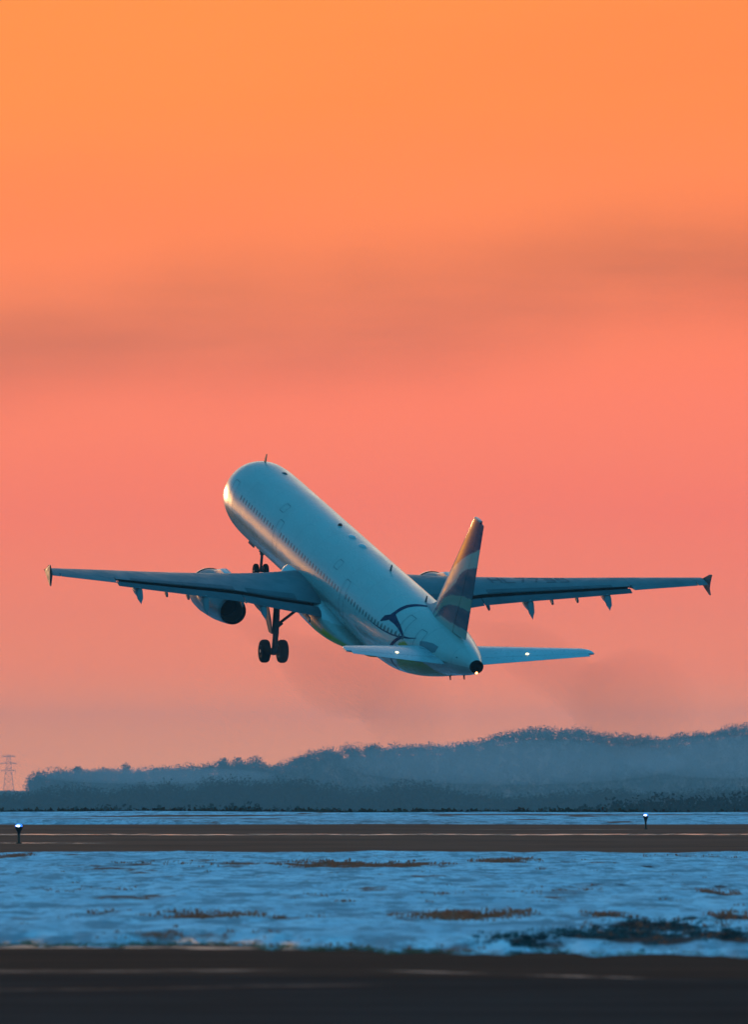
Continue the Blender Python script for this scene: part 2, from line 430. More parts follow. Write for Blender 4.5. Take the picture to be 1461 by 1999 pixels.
def build_wing(s):
    root = mesh_w = None
    ysA = [1.0, 1.9, 2.6, 3.4, 4.4, 5.4, 6.4, 7.4, 8.6, 10, 11.4, 12.6, 13.35]
    w = part_wing(s, ysA, 0, .80, 'wing', M_wing, parent=jet)
    part_wing(s, [13.36, 14, 15, 16, 16.5], 0, .745, 'wing_panel', M_wing, parent=w)
    part_wing(s, [16.51, 16.75, 16.95], 0, 1, 'wing_tip', M_wing, parent=w)
    part_wing(s, [13.42, 14.4, 15.4, 16.46], .752, 1, 'aileron', M_wing, parent=w)
    flap(s, [2.1, 3.2, 4.6, 6.2], w); flap(s, [6.24, 8, 10, 12, 13.3], w)
    # slats
    for a, b in ((2.6, 5.0), (6.3, 9.0), (9.04, 11.6), (11.64, 14.1), (14.14, 16.5)):
        rings = []
        for y in np.linspace(a, b, 5):
            le, ch, z, tw, th = WING(y)
            pr = [(x, h) for x, h in airfoil(20, 0, 1, th) if x <= .15]
            q = R(tw-14); sl = []
            for x, h in pr:
                x2, h2 = x*ch, h*ch
                sl.append(P(le-.05*ch+x2*math.cos(q)+h2*math.sin(q), s*y, z-.060*ch-x2*math.sin(q)+h2*math.cos(q)+.012*ch))
            rings.append(sl)
        V, Fc = loft(rings); mesh('slat', V, Fc, M_skin, w, angle=50)
    # spoilers: thin panels proud of the skin ahead of the flaps
    for a, b in ((3.2, 5.9), (6.6, 8.1), (8.14, 9.6), (9.64, 11.1), (11.14, 12.5)):
        rings = []
        for y in np.linspace(a, b, 3):
            le, ch, z, tw, th = WING(y)
            up = [(x, h) for x, h in airfoil(40, 0, 1, th)[:41] if .66 <= x <= .80]
            pr = [(x, h+.0035) for x, h in up]+[(x, h-.003) for x, h in up[::-1]]
            rings.append(wing_ring(le, s*y, z, ch, tw, pr))
        V, Fc = loft(rings); mesh('spoiler', V, Fc, M_flap, w, angle=35)
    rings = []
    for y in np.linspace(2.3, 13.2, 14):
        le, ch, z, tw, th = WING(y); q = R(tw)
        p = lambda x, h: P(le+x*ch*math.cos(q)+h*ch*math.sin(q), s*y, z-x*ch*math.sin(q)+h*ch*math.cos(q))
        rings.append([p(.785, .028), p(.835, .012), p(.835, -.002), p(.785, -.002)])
    V, Fc = loft(rings); mesh('flap_gap_shade', V, Fc, M_soot_shade, w, smooth=False)  # black strip standing in for the shade in the flap gap
    # tip fence
    le, ch, z, tw, th = WING(16.98)
    def Q(dx, dz, dy=0): return P(le+dx, s*(17.0+dy), z+dz)
    poly = [Q(-.02, -.02), Q(.35, .06), Q(1.25, .50, .10), Q(1.50, .54, .11), Q(1.58, .12), Q(1.57, -.08), Q(1.72, -.46, .06), Q(1.58, -.48, .06), Q(.80, -.26), Q(.25, -.10)]
    V, Fc = plate(poly, None, (0, .05, 0)); mesh('tip_fence', V, Fc, M_fence, w, smooth=False)
    # flap track fairings (canoes) and small brackets
    for y, TZ, r in ((5.25, -1.30, .21), (8.45, -.95, .21), (12.15, -.20, .20)):
        le, ch, z, tw, th = WING(y); rings = []
        xs_ = le+.50*ch; zs = z-.50*ch*math.sin(R(tw))-.035*ch; xe = le+ch+.02; ze = z-ch*math.sin(R(tw))-.10; xt = xe+.50
        for k in range(19):
            t = k/18; X = xs_+(xt-xs_)*t; kx = (xe-xs_)/(xt-xs_)
            top = zs+(ze-zs)*t/kx if t < kx else ze+(TZ-ze)*((t-kx)/(1-kx))**.8
            bot = zs-.04-(.62*(ze-TZ))*math.sin(min(1, t/.80)*math.pi/2)**.8*1.0 if t < .8 else None
            b8 = zs-.04-.62*(ze-TZ)
            if bot is None: bot = b8+(TZ-.03-b8)*((t-.8)/.2)**1.3
            bot = min(bot, top-.03); wd = r*math.sin(math.pi*min(1, .06+t*.86))**.5
            if t > .9: wd *= max(.12, (1-t)/.1)
            rings.append([P(X, s*y+wd*math.cos(a), (top+bot)/2+(top-bot)/2*math.sin(a)) for a in [2*math.pi*k2/16 for k2 in range(16)]])
        V, Fc = loft(rings); mesh('flap_track_fairing', V, Fc, M_fair, w)
    for y in (2.86, 6.4, 9.45, 10.65):
        le, ch, z, tw, th = WING(y)
        q = R(8); fc = .19*ch+.06
        bx = le+.815*ch; bz = z-.815*ch*math.sin(R(tw))-.01*ch
        p = lambda u, v: P(bx+u*fc*math.cos(q)+v*fc*math.sin(q), s*y, bz-u*fc*math.sin(q)+v*fc*math.cos(q))
        k = .30/fc
        V, Fc = plate([p(.35, -.01), p(1.0, .0), p(1.0+k*.55, -k*.35), p(1.0+k*.5, -k*.75), p(.75, -k*.6)], None, (0, .09, 0))
        mesh('flap_bracket', V, Fc, M_flap, w, smooth=False)
    return w
FAIR_AFT = 1.7; FAIR_DROP = .9
wings = {s: build_wing(s) for s in (1, -1)}

# registration on the right wing, upper skin
def reg():
    glyph = {'H': [((0, 0), (0, 1)), ((.6, 0), (.6, 1)), ((0, .5), (.6, .5))], 'L': [((0, 0), (0, 1)), ((0, 0), (.6, 0))],
             '7': [((0, 1), (.6, 1)), ((.6, 1), (.2, 0))], '3': [((0, 1), (.6, 1)), ((.6, 1), (.6, 0)), ((0, .5), (.6, .5)), ((0, 0), (.6, 0))],
             '5': [((0, 1), (.6, 1)), ((0, 1), (0, .5)), ((0, .5), (.6, .5)), ((.6, .5), (.6, 0)), ((0, 0), (.6, 0))]}
    def up(y, c):
        le, ch, z, tw, th = WING(y); x = c
        h = 5*th*(.2969*math.sqrt(x)-.126*x-.3516*x*x+.2843*x**3-.1015*x**4)+.0012+.018*4*x*(1-x)
        q = R(tw); return P(le+x*ch*math.cos(q)+h*ch*math.sin(q), -y, z-x*ch*math.sin(q)+h*ch*math.cos(q)+.012)
    y0 = 7.2; parts = []
    for g in 'HL7735':
        for (a, b) in glyph[g]:
            n = 6; L = [(a[0]+(b[0]-a[0])*k/n, a[1]+(b[1]-a[1])*k/n) for k in range(n+1)]
            dx, dy = b[0]-a[0], b[1]-a[1]; l = math.hypot(dx*.62/.6, dy) or 1
            V = []
            for (u, v) in L:
                for sg in (-1, 1):
                    uu = u*.7+sg*(-dy/l)*.05; vv = v+sg*(dx/l)*.075
                    V.append(up(y0+uu, .46-.26*vv))
            parts.append((V, [(2*k, 2*k+1, 2*k+3, 2*k+2) for k in range(n)]))
        y0 += .62
    V, Fc = join(parts); mesh('registration_marking', V, Fc, M_reg, wings[-1], smooth=False)
reg()

# belly / wing root fairing
def fairing():
    xs_ = [14.6, 15.2, 16.0, 17.0, 18.2, 19.6, 21.5, 23.5, 25.0, 26.4, 27.8, 29.0, 30.2]
    hw = [1.55, 1.80, 2.06, 2.34, 2.34, 2.40, 2.42, 2.40, 2.34, 2.22, 2.02, 1.75, 1.35]
    bt = [-1.98, -2.12, -2.28, -2.40, -2.48, -2.52, -2.54, -2.52, -2.45, -2.34, -2.18, -2.05, -1.95]
    tp = [-1.6, -1.3, -.62, -.16, -.08, -.20, -.48, -.80, -1.02, -1.22, -1.4, -1.55, -1.7]
    rings = []
    for X in np.linspace(14.6, 30.2, 60):
        w, b_, t_ = (float(pchip(X, xs_, v)) for v in (hw, bt, tp))
        zc_, hh = (b_+t_)/2, (t_-b_)/2; rg = []
        for k in range(56):
            a = 2*math.pi*k/56; c, s_ = math.cos(a), math.sin(a)
            e = .62 if s_ < 0 else .62
            rg.append(P(X, w*math.copysign(abs(c)**(.7 if s_ < 0 else .62), c), zc_+hh*math.copysign(abs(s_)**e, s_)))
        rings.append(rg)
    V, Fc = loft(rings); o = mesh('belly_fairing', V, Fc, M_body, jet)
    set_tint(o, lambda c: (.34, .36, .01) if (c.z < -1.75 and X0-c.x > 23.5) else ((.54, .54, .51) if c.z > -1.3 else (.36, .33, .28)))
fairing()

# engines
def engine(s):
    cy, cz = s*5.85, -1.88
    def ring(X, r, oz=0): return [P(X, cy+r*math.cos(a), cz+oz+r*math.sin(a)) for a in [2*math.pi*k/40 for k in range(40)]]
    prof = [(16.55, .74), (16.1, .82), (15.95, .88), (15.98, .95), (16.15, 1.02), (16.6, 1.09), (17.4, 1.11), (18.3, 1.05), (19.2, .98), (20.1, .86), (20.9, .735), (21.25, .67), (21.27, .64), (20.7, .60), (19.8, .55)]
    V, Fc = loft([ring(X, r, -.03*max(0, (17-X))) for X, r in prof], cap=False)
    e = mesh('engine_nacelle', V, Fc, M_cowl, jet, angle=50)
    V, Fc = loft([ring(19.81, .56), ring(19.8, .02)]); mesh('exhaust_duct', V, Fc, M_soot_shade, e)
    V, Fc = loft([ring(21.262, .663), ring(21.30, .655), ring(21.30, .635), ring(20.7, .605), ring(20.0, .58)], cap=False); mesh('nozzle_ring', V, Fc, M_soot_shade, e)
    V, Fc = loft([ring(16.5, .74), ring(16.5, .02)]); mesh('fan', V, Fc, M_dark, e)
    V, Fc = loft([ring(16.12, .79), ring(15.94, .86), ring(15.97, .962), ring(16.2, 1.045), ring(16.32, 1.066)], cap=False); mesh('intake_lip', V, Fc, M_bare, e)
    # pylon
    le = WING(5.75)[0]; zt = WING(5.75)[2]
    prf = [(16.9, cz+1.05, cz+1.00), (17.6, cz+1.28, cz+1.0), (19.0, zt+.18, cz+.9), (20.6, zt+.16, cz+.6), (22.2, zt-.1, cz+.95), (23.6, zt-.35, cz+1.0)]
    rings = []
    for i, (X, a, b_) in enumerate(prf):
        w = (.05, .17, .21, .2, .15, .03)[i]
        rings.append([P(X, cy-w, b_), P(X, cy+w, b_), P(X, cy+w, a-.06), P(X, cy+w*.4, a), P(X, cy-w*.4, a), P(X, cy-w, a-.06)])
    V, Fc = loft(rings); mesh('pylon', V, Fc, M_nac, e)
    for t_, sg in ((38, 1), (142, -1)):      # strakes on the nacelle shoulders
        a = R(t_); c_, s_ = math.cos(a), math.sin(a)
        q = lambda X, r: P(X, cy+r*c_, cz+r*s_)
        V, Fc = plate([q(16.9, 1.04), q(18.3, 1.04), q(18.2, 1.28), q(17.8, 1.30)], None, (0, .03*s_, .03*c_)); mesh('strake', V, Fc, M_nac, e, smooth=False)
for s in (1, -1): engine(s)

# horizontal stabilisers
def STAB(y):
    t = (y-.6)/(6.2-.6); le = 38.55+3.75*t; te = 42.25+1.45*t
    return le, te-le, .68+.90*t
def stab(s):
    ys = [.5, 1.2, 2.4, 3.8, 5.2, 6.0, 6.18, 6.26]
    rings, rel = [], []
    for i, y in enumerate(ys):
        le, ch, z = STAB(y); k = (1, 1, 1, 1, 1, .98, .86, .6)[i]
        rings.append(wing_ring(le+ch*(1-k)*.7, s*y, z, ch*k, 0, airfoil(16, 0, .72, .10, 0)))
    V, Fc = loft(rings); o = mesh('stabilizer', V, Fc, M_nac, jet, angle=35)
    rings = []
    for y in (.95, 2.4, 3.8, 5.2, 5.98):
        le, ch, z = STAB(y); rings.append(wing_ring(le, s*y, z, ch, 0, airfoil(10, .73, 1.0, .10, 0)))
    V, Fc = loft(rings); mesh('elevator', V, Fc, M_nac, o, angle=35)
    rings = []
    for y in (1.0, 2.4, 3.8, 5.2, 5.98):
        le, ch, z = STAB(y); rings.append(wing_ring(le-.004, s*y, z+.002, ch, 0, [(x, h*1.04) for x, h in airfoil(24, 0, 1, .10, 0) if x <= .075]))
    V, Fc = loft(rings); mesh('leading_edge', V, Fc, M_skin, o, angle=35)
    le, ch, z = STAB(3.3)
    ball(P(le+ch*.62, s*3.3, z+.10), .09, M_logo, 'logo_light', o, (.9, 1.0, .6))
for s in (1, -1): stab(s)

# fin and rudder with the banded livery
def FIN(z):
    t = (z-2.0)/6.1; le = 36.6+5.65*t; te = 42.35+1.50*t
    return le, te-le
def interp_curve(X, pts):
    xs_ = [p[0] for p in pts]; return float(np.interp(X, xs_, [p[1] for p in pts]))
FB = [[(36, 2.4), (38.2, 4.0), (39.77, 4.97), (40.55, 5.35), (41.45, 5.85), (42.23, 6.2), (43.77, 6.85)],
      [(36, 1.2), (38.0, 2.7), (38.6, 3.2), (39.8, 3.88), (40.5, 4.33), (41.05, 4.9), (41.85, 5.35), (43.42, 5.83)],
      [(36, 1.0), (38.0, 2.4), (38.5, 2.9), (39.02, 3.27), (40.05, 3.65), (41.67, 3.98), (43.2, 4.12)],
      [(36, 1.0), (37.8, 2.0), (38.45, 2.5), (39.17, 2.9), (39.85, 3.13), (41.05, 3.35), (43.2, 3.48)],
      [(36, .5), (38.0, 2.05), (38.77, 2.30), (40.67, 2.36), (43.2, 2.45)]]
def fin_tint(c):
    X, z = X0-c.x, c.z
    navy, pale, teal, sage, deep, stone = (.006, .015, .09), (.60, .56, .46), (.010, .11, .15), (.32, .36, .26), (.006, .08, .12), (.48, .42, .35)
    if z > 8.03: return (.45, .45, .45)
    if z > interp_curve(X, FB[0]): return navy
    if z > interp_curve(X, FB[1]): return pale
    if z > interp_curve(X, FB[2]): return teal
    if z > interp_curve(X, FB[3]): return sage
    if z > interp_curve(X, FB[4]): return deep
    return stone
def fin():
    zs = list(np.linspace(1.0, 8.0, 120))+[8.06, 8.11]
    def prof(c0, c1, n, t=.10):
        out = airfoil(n, c0, c1, t, 0); return out
    rings = []
    for i, z in enumerate(zs):
        le, ch = FIN(z); k = 1 if i < 120 else (.97, .85)[i-120]
        rings.append(wing_ring(le+ch*(1-k)*.6, 0, z, ch*k, 0, prof(0, .70, 44), True))
    V, Fc = loft(rings); o = mesh('fin', V, Fc, M_fin, jet, angle=35); set_tint(o, fin_tint)
    rings = []
    for z in np.linspace(1.95, 7.97, 110):
        le, ch = FIN(z); rings.append(wing_ring(le, 0, z, ch, 0, prof(.71, 1.0, 20), True))
    V, Fc = loft(rings); r_ = mesh('rudder', V, Fc, M_fin, o, angle=35); set_tint(r_, fin_tint)
    # dorsal fillet
    rings = []
    for t in np.linspace(0, 1, 14):
        X = 34.3+t*3.9; top = 2.0+.02+1.28*t**2.2; w = .05+.13*t
        rings.append([P(X, w*2.4, 1.7), P(X, w*1.5, 2.02), P(X, w*.6, 2.02+(top-2.02)*.7), P(X, 0, top), P(X, -w*.6, 2.02+(top-2.02)*.7), P(X, -w*1.5, 2.02), P(X, -w*2.4, 1.7)])
    V, Fc = loft(rings); mesh('dorsal_fillet', V, Fc, M_fair, o)
fin()

# livery marks on the rear fuselage
MARKS = dict(
    wing=[((33.7, 70.0), (33.74, 71.0)), ((33.80, 65.0), (34.07, 68.0)), ((33.92, 60.0), (34.40, 65.5)), ((34.45, 54.5), (34.9, 59.5)), ((34.60, 48.0), (34.98, 51.5)), ((34.68, 39.0), (35.06, 42.0)), ((34.85, 27.0), (35.24, 30.0)), ((35.24, 15.0), (35.58, 18.0)), ((35.70, 4.0), (35.95, 7.0)), ((35.97, -1.0), (36.05, 1.0))],
    scuff=[((39.25, 70.0), (39.5, 90.0)), ((39.9, 65.0), (40.0, 90.0)), ((40.6, 62.0), (40.6, 88.0)), ((41.2, 64.0), (41.1, 82.0))],
    ribbons=[([(34.75, 55.5), (35.1, 57), (35.67, 59.5), (36.33, 63.5), (36.91, 70.0), (37.28, 76.0)], [.46, .40, .28, .22, .17, .14]),
             ([(37.2, 76.0), (37.6, 75), (38.01, 73.5), (38.74, 68.0)], [.12, .09, .07, .03]),
             ([(31.8, 79.5), (33.6, 80), (34.5, 80.5), (35.75, 80.5), (36.77, 78.5), (37.25, 76.5)], [.02, .05, .06, .07, .09, .12]),
             ([(37.2, 77.0), (36.69, 83.0), (36.26, 90.0), (35.67, 102.0), (35.38, 112.0), (35.15, 124.0), (34.87, 138.0), (34.65, 151.0)], [.12, .2, .22, .2, .2, .2, .18, .1])])
for pts, wid in MARKS['ribbons']:
    ribbon(pts, wid, 'livery_stripe', M_navy)
decal(MARKS['wing'], 'livery_emblem', M_navy, fus, .008, 4)
decal(MARKS['scuff'], 'scuff_plate', M_scuff, fus, .005, 6)

# aerials, lamps and small fittings on the crown
def blade(X, th, L, H, name='antenna_blade', rake=.5, mat_=M_dark):
    a = Vector(surf(X, th)); b = Vector(surf(X, th, 1.0)); n = (b-a)
    f = Vector((-1, 0, 0)); sd_ = n.cross(f).normalized()
    poly = [a-n*.02-f*L/2, a-n*.02+f*L/2, a+n*H+f*(L/2+rake*H*.4), a+n*H+f*(L/2+rake*H*.4-L*.35)]
    V, Fc = plate(poly, None, sd_*.03); mesh(name, V, Fc, mat_, jet, smooth=False)
def dome(X, th, r, h, mat_, name, sx=1.0):
    c = surf(X, th, -.02)
    rg = []
    for i in range(6):
        q = math.pi/2*i/6; rr = r*math.cos(q); hh = h*math.sin(q)
        rg.append([Vector(surf(X+rr*sx*math.cos(a), th+math.degrees(rr*math.sin(a)/2.0), hh)) for a in [2*math.pi*k/20 for k in range(20)]])
    V, Fc = loft(rg); mesh(name, V, Fc, mat_, jet)
blade(4.3, 0, .34, .46); blade(28.5, -1, .30, .34); blade(35.0, -1, .28, .34)
dome(7.2, -8, .14, .06, M_dark, 'antenna_patch', 1.6)
dome(18.82, -2, .12, .12, M_red, 'beacon_light')
dome(21.3, -1, .20, .10, M_nac, 'antenna_dome', 2.2); dome(23.3, -1, .20, .10, M_nac, 'antenna_dome', 2.2)
dome(43.19, 68, .07, .02, M_dark, 'drain_port', 1.2)
rect_outline(13.1, 39, .75, .5, 'hatch_outline', .03, .1); rect_outline(24.4, 48, .75, .5, 'hatch_outline', .03, .1)
rect_outline(36.75, 57, .85, 1.3, 'hatch_outline', .03, .06)
# drain masts under the tail
for X in (40.2, 42.5):
    p = Vector(surf(X, 180)); V, Fc = plate([p+Vector((.1, 0, .05)), p+Vector((-.12, 0, .05)), p+Vector((-.2, 0, -.16)), p+Vector((-.1, 0, -.16))], None, (0, .04, 0)); mesh('drain_mast', V, Fc, M_dark, jet, smooth=False)

# landing gear
def wheel(c, r, w, parent):
    pr = [(-w*.5, r*.50), (-w*.5, r*.78), (-w*.44, r*.90), (-w*.30, r*.975), (-w*.12, r), (w*.12, r), (w*.30, r*.975), (w*.44, r*.90), (w*.5, r*.78), (w*.5, r*.50)]
    V, Fc = loft([[Vector(c)+Vector((rr*math.cos(a), y, rr*math.sin(a))) for a in [2*math.pi*k/36 for k in range(36)]] for y, rr in pr])
    t = mesh('wheel', V, Fc, M_tyre, parent, angle=50)
    for sg in (-1, 1):
        V, Fc = loft([[Vector(c)+Vector((rr*math.cos(a), sg*y, rr*math.sin(a))) for a in [2*math.pi*k/24 for k in range(24)]] for y, rr in ((w*.45, r*.52), (w*.51, r*.5), (w*.46, r*.4), (w*.46, r*.18), (w*.55, r*.14), (w*.55, .01))])
        mesh('rim', V, Fc, M_rim, t)
def main_gear(s):
    X, y, za = 21.97, 3.8, -3.72
    parts = [tube([P(X, s*y, -1.0), P(X, s*y, -2.75)], .17), tube([P(X, s*y, -2.72), P(X, s*y, za+.05)], .105), tube([P(X, s*y, -2.62), P(X, s*y, -2.80)], .20),
             tube([P(X, s*(y-.55), za), P(X, s*(y+.55), za)], .10),
             tube([P(X, s*y, za+.14), P(X, s*y, za-.17)], .15)]
    V, Fc = join(parts); g = mesh('main_gear_strut', V, Fc, M_gear, jet)
    V, Fc = join([tube([P(X, s*(y-.1), -2.35), P(X+.15, s*(y-1.35), -1.25)], .075), tube([P(X, s*(y-.1), -2.5), P(X+.05, s*(y-.35), -2.25)], .06)]); mesh('side_stay', V, Fc, M_gear, g)
    V, Fc = join([plate([P(X+.15, s*y, -2.7), P(X+.32, s*y, -2.72), P(X+.55, s*y, -3.18), P(X+.45, s*y, -3.24)], None, (0, .14, 0)), plate([P(X+.45, s*y, -3.16), P(X+.57, s*y, -3.24), P(X+.22, s*y, -3.68), P(X+.1, s*y, -3.62)], None, (0, .14, 0))]); mesh('torque_link', V, Fc, M_gear, g, smooth=False)
    # leg door, outboard, roughly along the flight direction
    V, Fc = plate([P(X-.62, s*(y+.62), -1.25), P(X+.62, s*(y+.62), -1.25), P(X+.58, s*(y+.42), -2.0), P(X+.34, s*(y+.24), -2.75), P(X-.25, s*(y+.24), -2.78), P(X-.55, s*(y+.42), -2.0)], None, (0, .05, 0)); mesh('gear_door', V, Fc, M_gear, g, smooth=False)
    V, Fc = join([tube([P(X+.16, s*(y+.06), -1.6), P(X+.2, s*(y+.08), -2.7), P(X+.12, s*(y+.1), -3.5)], .022, 6), tube([P(X+.14, s*(y-.12), -1.8), P(X+.18, s*(y-.14), -2.8), P(X+.12, s*(y-.1), -3.5)], .02, 6)]); mesh('brake_hose', V, Fc, M_dark, g)
    for q in (-.465, .465): wheel(P(X, s*(y+q), za), .585, .43, g)
for s in (1, -1): main_gear(s)
def nose_gear():
    X, za = 5.07, NG_Z
    V, Fc = join([tube([P(X, 0, -1.7), P(X, 0, -2.75)], .12), tube([P(X, 0, -2.7), P(X, 0, za)], .075), tube([P(X, -.36, za), P(X, .36, za)], .06),
                  tube([P(X, 0, -2.45), P(X, 0, -2.6)], .17), box(P(X-.1, 0, -2.35), (.18, .5, .16)), tube([P(X, 0, -2.4), P(X-1.1, 0, -1.9)], .06)])
    g = mesh('nose_gear_strut', V, Fc, M_gear, jet)
    for sg in (-1, 1):
        V, Fc = tube([P(X+.08, sg*.2, -2.36), P(X-.02, sg*.2, -2.36)], [.10, .11]); mesh('taxi_light', V, Fc, M_dark, g)
        V, Fc = plate([P(X-.9, sg*.42, -1.95), P(X+.2, sg*.42, -1.95), P(X+.2, sg*.52, -2.35), P(X-.9, sg*.52, -2.35)], None, (0, .03, 0)); mesh('gear_door', V, Fc, M_gear, g, smooth=False)
        wheel(P(X, sg*.26, za), .38, .225, g)
NG_Z = -3.62
nose_gear()

# ------------------------------------------------------------------ ground
rng = np.random.default_rng(7); random.seed(7)
def vnoise(x, y, seed=0):
    x = np.asarray(x, float); y = np.asarray(y, float)
    xi = np.floor(x).astype(np.int64); yi = np.floor(y).astype(np.int64); fx = x-xi; fy = y-yi
    fx = fx*fx*(3-2*fx); fy = fy*fy*(3-2*fy)
    def h(a, b):
        v = (a*374761393+b*668265263+seed*1442695041) & 0xffffffff
        v = ((v ^ (v >> 13))*1274126177) & 0xffffffff
        return ((v ^ (v >> 16)) & 0xffff)/65535.0
    return (h(xi, yi)*(1-fx)+h(xi+1, yi)*fx)*(1-fy)+(h(xi, yi+1)*(1-fx)+h(xi+1, yi+1)*fx)*fy
def fbm(x, y, o=4, seed=0):
    s = 0; a = 1; t = 0
    for i in range(o): s = s+a*vnoise(x*2**i, y*2**i, seed+i*17); t += a; a *= .5
    return s/t
def grid(name, xs_, ys_, zf, mat_):
    X, Y = np.meshgrid(xs_, ys_); Z = zf(X, Y); nx, ny = len(xs_), len(ys_)
    V = np.stack([X.ravel(), Y.ravel(), Z.ravel()], 1)
    i = np.arange((ny-1)*(nx-1)); r = i//(nx-1); c = i % (nx-1); a = r*nx+c
    return fast_mesh(name, V, np.stack([a, a+1, a+nx+1, a+nx], 1), mat_, True), X, Y
def ground_mat():
    m, t, b = mat('dry winter ground'); tc = t.new('ShaderNodeTexCoord').outputs['Object']
    n = t.noise(tc, .35, 6, .6); c = t.mix(t.mapr(n, .35, .65), (.055, .04, .025, 1), (.11, .085, .05, 1))
    t.l.new(c, b.inputs['Base Color']); b.inputs['Roughness'].default_value = 1; b.inputs['IOR'].default_value = 1.02; return m
M_ground = ground_mat()
gy = np.array([-400, 0, 300, 600, 694, 700, 715, 740, 780, 1000, 1500, 2500, 4000, 6000, 9000, 14000, 24000.]); 
def gz(X, Y): return np.where(Y < 700, 0, -np.clip((Y-700)/70, 0, 1)*VALLEY)
VALLEY = 13.0
g, _, _ = grid('ground', np.linspace(-9000, 9000, 37), gy, gz, M_ground); tag(g, kind='structure')

def asphalt(name, base, streaks, spec, shoulder=None):
    m, t, b = mat(name); tc = t.new('ShaderNodeTexCoord').outputs['Object']; x, y, z = t.xyz(tc)
    n = t.noise(t.comb(t.m('MULTIPLY', x, .12), t.m('MULTIPLY', y, .05), 0), 1.0, 6, .65)
    fine = t.noise(tc, 9.0, 3, .6)
    strk = t.noise(t.comb(t.m('MULTIPLY', x, .10), t.m('MULTIPLY', y, .8), 2.5), 1.0, 5, .6)
    c = t.mix(t.mapr(n, .3, .7), tuple(v*.72 for v in base)+(1,), tuple(v*1.3 for v in base)+(1,))
    if shoulder:
        c = t.mix(t.mapr(t.m('ADD', y, t.m('MULTIPLY', x, shoulder[1])), shoulder[0]-1.5, shoulder[0]+1.5), c, shoulder[2])
    c = t.mix(t.mapr(strk, .45, .7, 0, .75), c, t.mix(1.0, c, (.45, .5, .55, 1), 'MULTIPLY'))
    c = t.mix(t.mapr(strk, .45, .25, 0, .5), c, t.mix(1.0, c, (1.9, 1.7, 1.6, 1), 'MULTIPLY'))
    c = t.mix(t.mapr(fine, .3, .8, 0, .25), c, t.mix(1.0, c, (1.6, 1.5, 1.5, 1), 'MULTIPLY'))
    ic = None
    for (y0, dy, x0, x1, soft, amp, *sl) in streaks:
        wob = t.m('MULTIPLY', t.m('SUBTRACT', t.noise(t.comb(t.m('MULTIPLY', x, .25), 0, y0), 1.0, 4, .6), .5), dy*2.6)
        d = t.m('ABSOLUTE', t.m('SUBTRACT', t.m('ADD', t.m('ADD', y, wob), t.m('MULTIPLY', x, -(sl[0] if sl else 0))), y0))
        k = t.mapr(d, dy*.4, dy, 1, 0)
        k = t.m('MULTIPLY', k, t.m('MULTIPLY', t.mapr(x, x0-soft, x0+soft, 0, 1), t.mapr(x, x1-soft, x1+soft, 1, 0)))
        brk = t.noise(t.comb(t.m('MULTIPLY', x, .9), t.m('MULTIPLY', y, .25), y0), 1.0, 5, .7)
        k = t.m('MULTIPLY', k, t.mapr(brk, .42, .58, .03, amp))
        ic = k if ic is None else t.m('MAXIMUM', ic, k)
    c = t.mix(t.m('MULTIPLY', ic, .35), c, (.30, .30, .31, 1))
    t.l.new(c, b.inputs['Base Color'])
    t.l.new(t.mapr(ic, 0, 1, .78, .16, False), b.inputs['Roughness'])
    t.l.new(t.mapr(ic, 0, 1, 1.0+spec, 1.5, False), b.inputs['IOR'])
    bp = t.new('ShaderNodeBump'); bp.inputs['Strength'].default_value = .25; bp.inputs['Distance'].default_value = .01
    t.l.new(fine, bp.inputs['Height']); t.l.new(bp.outputs[0], b.inputs['Normal'])
    return m
def row(r): return 2*F/(r-1530.0)
M_far = asphalt('far taxiway asphalt', (.125, .046, .031), [(row(1629.5), 7.0, -400, 400, 5, 1.0), (row(1646), 3.0, -400, -9.3, 1.0, 1.0), (row(1619), 3, 4, 12, 2, .5)], .05)
M_near = asphalt('near taxiway asphalt', (.028, .030, .030), [(row(1897), .7, .3, 2.9, .6, .5, -1.75), (row(1896), 1.0, -9, -1.2, .5, .30, .2), (row(1925), .8, -6, -.3, .8, .16, .8), (132.2, 1.6, -30, .4, .5, .6, -.3)], .02, (113.0, .4, (.10, .036, .026, 1)))
def sheet(name, y0, y1, z, mat_):
    o, _, _ = grid(name, np.linspace(-1500, 1500, 61), np.linspace(y0, y1, 12), lambda X, Y: X*0+z, mat_); return tag(o, kind='structure')
sheet('far_taxiway', 300, 560, .02, M_far)
sheet('near_taxiway', -120, 150, .02, M_near)

